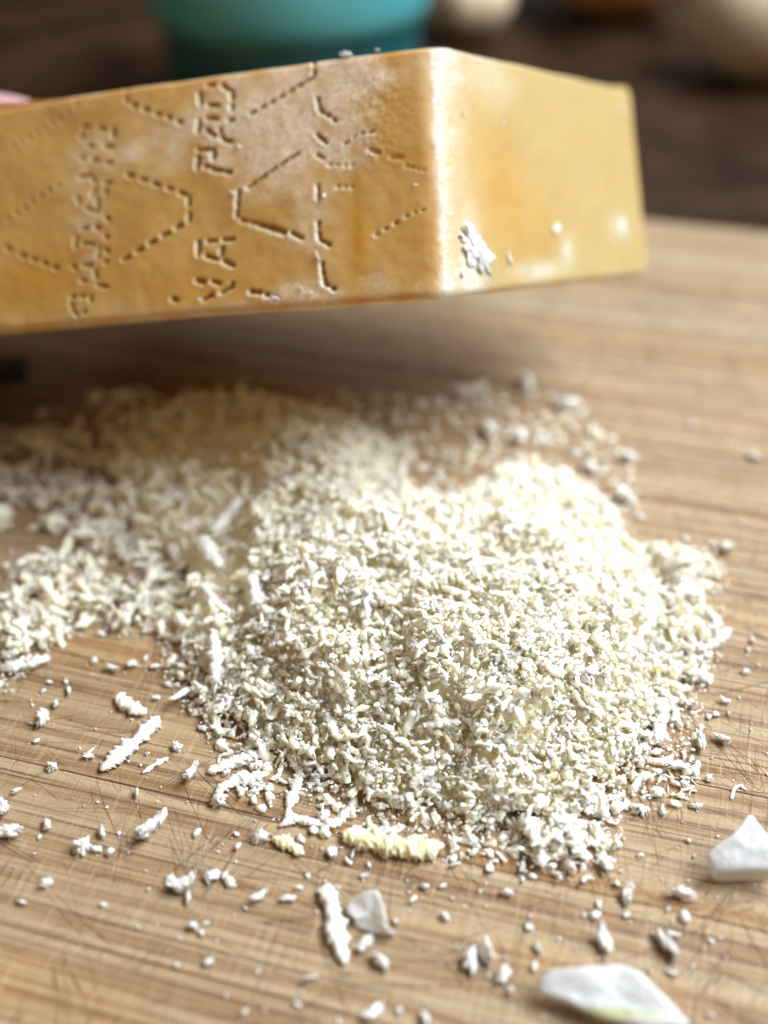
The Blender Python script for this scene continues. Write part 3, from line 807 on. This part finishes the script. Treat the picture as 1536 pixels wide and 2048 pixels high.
crumb(1180, 945, 44, 'blurred crumb beside the upper right rim of the heap', 'c')
crumb(1245, 1000, 60, 'upper blurred lump right of the heap top', 'c', .6)
crumb(1215, 1045, 60, 'lower blurred lump right of the heap top', 'c', .7)
crumb(1450, 1100, 50, 'blurred crumb alone far right of the heap', 'c', .6)
crumb(1502, 915, 24, 'pale blurred speck near the right edge, high on the board', 'c')
crumb(940, 800, 70, 'faint wide crumb behind the heap in the block shadow', 'f', .5)
# loose small crumbs that nothing tells apart
SG = 'small crumbs sprinkled round the heap'
small_px = []
tries = 0
while len(small_px) < 170 and tries < 20000:
    tries += 1
    px, py = rp.uniform(0, 1536), rp.uniform(720, 2040); p = ground(px, py); d = float(heap_h(p.x, p.y)[1])
    if d > -.02 or rp.random() > math.exp(d / .75): continue
    if any(abs(px - a) < 9 and abs(py - b) < 9 for a, b in small_px): continue
    small_px.append((px, py))
for px, py in small_px:
    k = px_per_cm(px, py)
    crumb(px, py, rp.uniform(.06, .16) * k, 'small white crumb sprinkled on bare board near the heap', rp.choice('ccf'), rp.uniform(.5, 1), group=SG)

# ------------------------------------------------------------------ crumbs stuck to the block
def stuck(px, py, w, label, face='F', asp=1, rot=0., kind='f', out=.0):
    u, v = face_uv(px, py, face); d, n = (Fh, nf) if face == 'F' else (Rh, nr)
    if n.dot(Vector((0, 0, CAM_H)) - A0) < 0: n = -n
    p = A0 + d * u + That * v + n * (.02 + out)
    s = w / 150 / 2 * (1 if face == 'F' else 1.2)
    me = rp.choice(FLB if kind == 'f' else BIG)
    o = bpy.data.objects.new('cheese_crumb', me); col.objects.link(o)
    q = n.to_track_quat('Z', 'Y').to_matrix().to_4x4() @ Matrix.Rotation(rot, 4, 'Z')
    o.matrix_world = Matrix.Translation(p) @ q @ Matrix.Diagonal((s, s * asp, s * (.45 if face == 'F' else .2), 1))
    tag(o, label, 'cheese crumb')
stuck(478, 294, 16, 'bright tiny crumb stuck on the stamped rind, right of the letters', kind='c')
stuck(465, 387, 20, 'white crumb stuck at the corner of the angled stamped line', kind='c', asp=.7)
stuck(830, 371, 14, 'tiny white crumb stuck on the rind near the bright corner', kind='c')
stuck(648, 393, 16, 'oval speck beside the vertical stamped line on the rind', kind='c', asp=.6, rot=1.5)
stuck(636, 515, 32, 'slim shaving stuck low on the vertical stamped line', asp=.28, rot=-.9)
stuck(604, 578, 26, 'small shaving stuck at the lower edge of the rind', asp=.4, rot=-.8)
stuck(622, 586, 18, 'small crumb beside the shaving at the lower edge of the rind')
stuck(550, 598, 34, 'pale crumbs caught in the short stamp at the lower edge', asp=.4)
stuck(402, 600, 20, 'pale crumb caught under the lowest stamped letter', asp=.5)
stuck(954, 502, 125, 'largest white cheese smear on the side face near the corner', 'R', .8, 1.95, kind='c')
stuck(925, 545, 24, 'white dab left of the largest smear on the side face', 'R', .6)
stuck(1018, 518, 26, 'small white dab right of the largest smear', 'R', .6, 1.4)
stuck(1112, 458, 42, 'blurred white blob in the middle of the side face', 'R', .8)
stuck(1242, 452, 56, 'faint blurred white patch near the far end of the side face', 'R', .5, .6)
stuck(1240, 220, 24, 'small white dot at the far top corner of the side face', 'R')
stuck(1007, 247, 12, 'tiny white dot high on the side face', 'R', 1, kind='c')
stuck(925, 228, 16, 'narrow white fleck beside the bright corner edge', 'R', .4, 1.5)
u_, v_ = face_uv(695, 108)
for px, py, w, lb in ((694, 110, 34, 'flat white crumb on the top edge of the cheese block'), (755, 101, 14, 'tiny crumb on the top edge right of the flat one')):
    stuck(px, py, w, lb, asp=.5)

# ------------------------------------------------------------------ garlic pieces
def slab(name, pts, z0, z1, th, label, mat, seed, stripe=None, cat='garlic'):
    """pts in photo pixels; the top surface goes from height z0 (first point side) to z1"""
    n = len(pts); P = []
    cx = sum(p[0] for p in pts) / n; cy = sum(p[1] for p in pts) / n
    c = ground(cx, cy, 0)
    rings = 14; V = []; att = []
    tops = []
    for i, (x, y, z) in enumerate(pts):
        tops.append(ground(x, y, z) - c)
    # densify outline
    D = []
    for i in range(n):
        a, b = tops[i], tops[(i + 1) % n]; m = max(2, int((b - a).length / .05))
        for k in range(m):
            D.append(a.lerp(b, k / m))
    for _ in range(1): D = [(D[i - 1] + D[i] * 2 + D[(i + 1) % len(D)]) / 4 for i in range(len(D))]
    N = len(D); cen = sum(D, Vector()) / N
    for r_ in range(rings, 0, -1):
        q = r_ / rings
        for v in D:
            p = cen.lerp(v, q); edge = max(0, q - .88) / .12
            z = p.z - .02 * edge ** 2 + .035 * mnoise.noise(p * 2.2 + Vector((seed, 0, 0))) + .012 * mnoise.noise(p * 9)
            V.append((p.x, p.y, z))
    V.append((cen.x, cen.y, cen.z)); top_n = len(V)
    T = []
    for r_ in range(rings - 1):
        for k in range(N):
            a, b = r_ * N + k, r_ * N + (k + 1) % N; T += [(a, b, b + N), (a, b + N, a + N)]
    for k in range(N): T.append(((rings - 1) * N + k, (rings - 1) * N + (k + 1) % N, top_n - 1))
    # side wall and underside
    sr = 5; base = len(V)
    for s_ in range(1, sr + 1):
        q = s_ / sr
        for i, v in enumerate(D):
            o_ = (v - cen); o_.z = 0
            p = v - o_ * (.10 * q + .015 * mnoise.noise(v * 5 + Vector((q * 3, 0, 0))))
            V.append((p.x, p.y, max(.01, v.z - .02 - th * q)))
    for s_ in range(sr):
        for k in range(N):
            if s_ == 0: a, b = k, (k + 1) % N
            else: a, b = base + (s_ - 1) * N + k, base + (s_ - 1) * N + (k + 1) % N
            c_, d_ = base + s_ * N + k, base + s_ * N + (k + 1) % N
            T += [(a, c_, d_), (a, d_, b)]
    V.append((cen.x, cen.y, max(.01, cen.z - th))); bi = len(V) - 1
    for k in range(N): T.append((base + (sr - 1) * N + (k + 1) % N, base + (sr - 1) * N + k, bi))
    me = mesh_np(name, V, T)
    if stripe:
        at = me.attributes.new('stripe', 'FLOAT', 'POINT')
        a, b = ground(*stripe[0]) - c, ground(*stripe[1]) - c; vals = []
        for p in V:
            q = Vector(p); ab = b - a; t = max(0, min(1, (q - a).dot(ab) / ab.dot(ab))); dd = (q - a - ab * t).length
            vals.append(math.exp(-(dd / stripe[2]) ** 2))
        at.data.foreach_set('value', vals)
    o = link(name, me, mat); o.location = c; tag(o, label, cat); return o
slab('garlic_piece', [(1412, 1708, .38), (1432, 1690, .45), (1470, 1665, .55), (1502, 1622, .62), (1520, 1650, .55), (1555, 1690, .5), (1570, 1735, .38), (1490, 1738, .32), (1450, 1740, .30), (1428, 1738, .30)], 0, 0, .24,
     'glossy white garlic chunk with pointed top at the right picture edge', M_garlic, 3)
slab('garlic_piece', [(1074, 1980, .24), (1078, 1945, .32), (1100, 1934, .36), (1150, 1932, .40), (1245, 1926, .42), (1285, 1945, .42), (1310, 1975, .40), (1345, 2005, .36), (1385, 2050, .3), (1300, 2052, .28), (1200, 2030, .26), (1130, 1996, .26)], 0, 0, .12,
     'large white garlic piece with a yellow-green stripe at the bottom edge', M_garlic_s, 8, ((1180, 2022, .27), (1330, 2035, .27), .06))
slab('garlic_slice', [(694, 1800, .12), (725, 1783, .24), (756, 1776, .28), (768, 1815, .27), (778, 1856, .2), (796, 1868, .06), (745, 1866, .05), (705, 1850, .04), (715, 1835, .16), (694, 1825, .13)], 0, 0, .04,
     'thin translucent garlic slice leaning beside the stout hooked shred', M_garlic, 5)

# ------------------------------------------------------------------ background things on the counter
def lathe(name, prof, mat, parent=None, loc=(0, 0, 0), seg=64, cap=True):
    bm = bmesh.new(); rings = []
    for r_, z in prof:
        rings.append([bm.verts.new((r_ * math.cos(2 * math.pi * k / seg), r_ * math.sin(2 * math.pi * k / seg), z)) for k in range(seg)])
    for a, b in zip(rings, rings[1:]):
        for k in range(seg): bm.faces.new((a[k], a[(k + 1) % seg], b[(k + 1) % seg], b[k]))
    if cap:
        bm.faces.new(rings[0][::-1]); bm.faces.new(rings[-1])
    bmesh.ops.recalc_face_normals(bm, faces=bm.faces)
    o = link(name, bm_mesh(name, bm), mat, parent); o.location = loc; return o
CZ = -1.9
p = ground(578, 300, CZ); pot = empty('teal_bowl', (p.x, p.y + 3.4, CZ))
tag(pot, 'blurred teal bowl with pale rim standing on the dark counter behind the block', 'bowl')
lathe('bowl_body', [(2.6, 0), (3.3, .15), (3.85, .9), (4.05, 1.9), (4.15, 3.15), (4.12, 3.25), (4.02, 3.25), (3.9, 1.9), (3.2, .5), (.3, .35)], M_teal, pot)
lathe('rim_band', [(4.20, 3.25), (4.32, 3.32), (4.42, 3.8), (4.5, 5.2), (4.45, 5.35), (4.3, 5.3), (4.2, 3.6), (4.05, 3.27)], M_teal_l, pot, cap=False)
def bulb(name, px, py, r_, label, cat, mat, sq=.85, stem=True):
    q = ground(px, py, CZ); b = empty(name, (q.x, q.y + r_, CZ)); tag(b, label, cat)
    prof = [(.05, 0)]
    for t in np.linspace(-1.35, 1.3, 18): prof.append((r_ * math.cos(t), r_ * sq * (1 + math.sin(t))))
    prof += [(r_ * .13, r_ * sq * 2.15), (r_ * .08, r_ * sq * 2.5)]
    o = lathe('bulb_body', prof, mat, b)
    for v in o.data.vertices:
        a = math.atan2(v.co.y, v.co.x); k = 1 + .035 * math.cos(7 * a) * (name == 'garlic_bulb') + .02 * mnoise.noise(v.co * .9)
        v.co.x *= k; v.co.y *= k
    if stem: lathe('root', [(r_ * .2, -.02), (r_ * .24, .12), (r_ * .1, .2)], M_garlic_skin, b)
    return b
bulb('garlic_bulb', 935, 100, 1.75, 'blurred cream garlic bulb right of the teal bowl', 'garlic bulb', M_garlic_skin)
bulb('onion', 1255, 75, 3.3, 'blurred orange-brown onion in the middle of the background', 'onion', M_onion)
bulb('shallot', 1545, 205, 2.6, 'blurred pale onion cut by the right picture edge', 'onion', M_pale_onion)

# knife with dark handle, its butt showing at the left edge
kp = ground(48, 815, 0); kn = empty('kitchen_knife', kp)
kn.rotation_euler = (0, 0, R(12))
tag(kn, 'dark blurred knife handle poking in at the left edge of the board', 'knife')
bm = bmesh.new(); bmesh.ops.create_cube(bm, size=1)
for v in bm.verts: v.co = Vector((v.co.x * 11 - 5.3, v.co.y * 2.3, v.co.z * 1.5 + .76))
bmesh.ops.bevel(bm, geom=list(bm.edges), offset=.72, segments=7, affect='EDGES')
link('handle', bm_mesh('handle', bm), M_handle, kn)
bm = bmesh.new()
bl_pts = [(-10.8, -1.2), (-10.8, 1.1), (-28, 1.0), (-31, 0.2), (-26, -1.6), (-12, -2.2)]
vt = [bm.verts.new((x, y, .62)) for x, y in bl_pts]; vb = [bm.verts.new((x, y, .45)) for x, y in bl_pts]
bm.faces.new(vt); bm.faces.new(vb[::-1])
for i in range(6): bm.faces.new((vt[i], vb[i], vb[(i + 1) % 6], vt[(i + 1) % 6]))
bmesh.ops.recalc_face_normals(bm, faces=bm.faces)
link('blade', bm_mesh('blade', bm, False), M_steel, kn)
for xx in (-2.5, -5.3, -8):
    r_ = lathe('rivet', [(.24, 1.49), (.26, 1.53), (.16, 1.56)], M_steel, kn, (xx, 0, 0), 20)

# ------------------------------------------------------------------ the hand at the left end of the block
def hand():
    TE = A0 + Fh * 8.5 + That * tl           # top edge near the left end
    back = (Rh - That * Rh.dot(That)).normalized()
    up = That; lf = Fh
    pts = []; rad = []; ed = []
    def V_(p, r_): pts.append(p); rad.append(r_); return len(pts) - 1
    wrist = V_(TE + lf * 9 + back * 2.4 - up * 1.9, 2.1)
    palm = V_(TE + lf * 5.2 + back * 2.4 - up * 1.6, 2.1); ed.append((wrist, palm))
    kn_ = V_(TE + lf * 3.2 + back * 2.4 - up * .9, 1.7); ed.append((palm, kn_))
    for i, (b, ln, r_) in enumerate(((.55, 0.0, .62), (2.1, -.35, .66), (3.6, -.1, .64), (5.0, .5, .55))):
        k0 = V_(TE + lf * (2.6 + ln * .3) + back * b + up * .35, r_ * 1.25); ed.append((kn_, k0))
        k1 = V_(TE + lf * (1.5 + ln) + back * b + up * .95, r_ * 1.05); ed.append((k0, k1))
        k2 = V_(TE + lf * (.6 + ln) + back * b + up * .75, r_ * .95); ed.append((k1, k2))
        k3 = V_(TE + lf * (-.25 + ln) + back * b + up * .6, r_ * .78); ed.append((k2, k3))
    t0 = V_(TE + lf * 3.8 + back * 2.6 - up * 3.6, 1.3); ed.append((palm, t0))
    t1 = V_(TE + lf * 1.8 + back * 2.2 - up * (tl + .9), 1.0); ed.append((t0, t1))
    t2 = V_(TE + lf * .6 + back * 2.0 - up * (tl + .75), .8); ed.append((t1, t2))
    arm = V_(TE + lf * 20 + back * 3 - up * 3.5, 2.9); ed.append((wrist, arm))
    me = bpy.data.meshes.new('person'); c = pts[0].copy()
    me.from_pydata([tuple(p - c) for p in pts], ed, []); me.update()
    o = link('person', me, M_skin); o.location = c
    sk = o.modifiers.new('skin', 'SKIN'); sk.use_smooth_shade = True
    for i, r_ in enumerate(rad): me.skin_vertices[0].data[i].radius = (r_, r_)
    me.skin_vertices[0].data[0].use_root = True
    s = o.modifiers.new('sub', 'SUBSURF'); s.levels = s.render_levels = 2
    tag(o, 'pink fingertip holding the cheese block at the upper left picture edge', 'person')
    # nail of the foremost finger
    n = pts[7 - 1]
    tip = pts[6]
    nm = bmesh.new(); bmesh.ops.create_uvsphere(nm, u_segments=20, v_segments=12, radius=1)
    q = link('nail', bm_mesh('nail', nm), M_nail, o)
    q.location = tip - c + up * .34 - lf * .1; q.scale = (.42, .30, .12)
    q.rotation_euler = up.to_track_quat('Z', 'Y').to_euler()
    return o
hand()
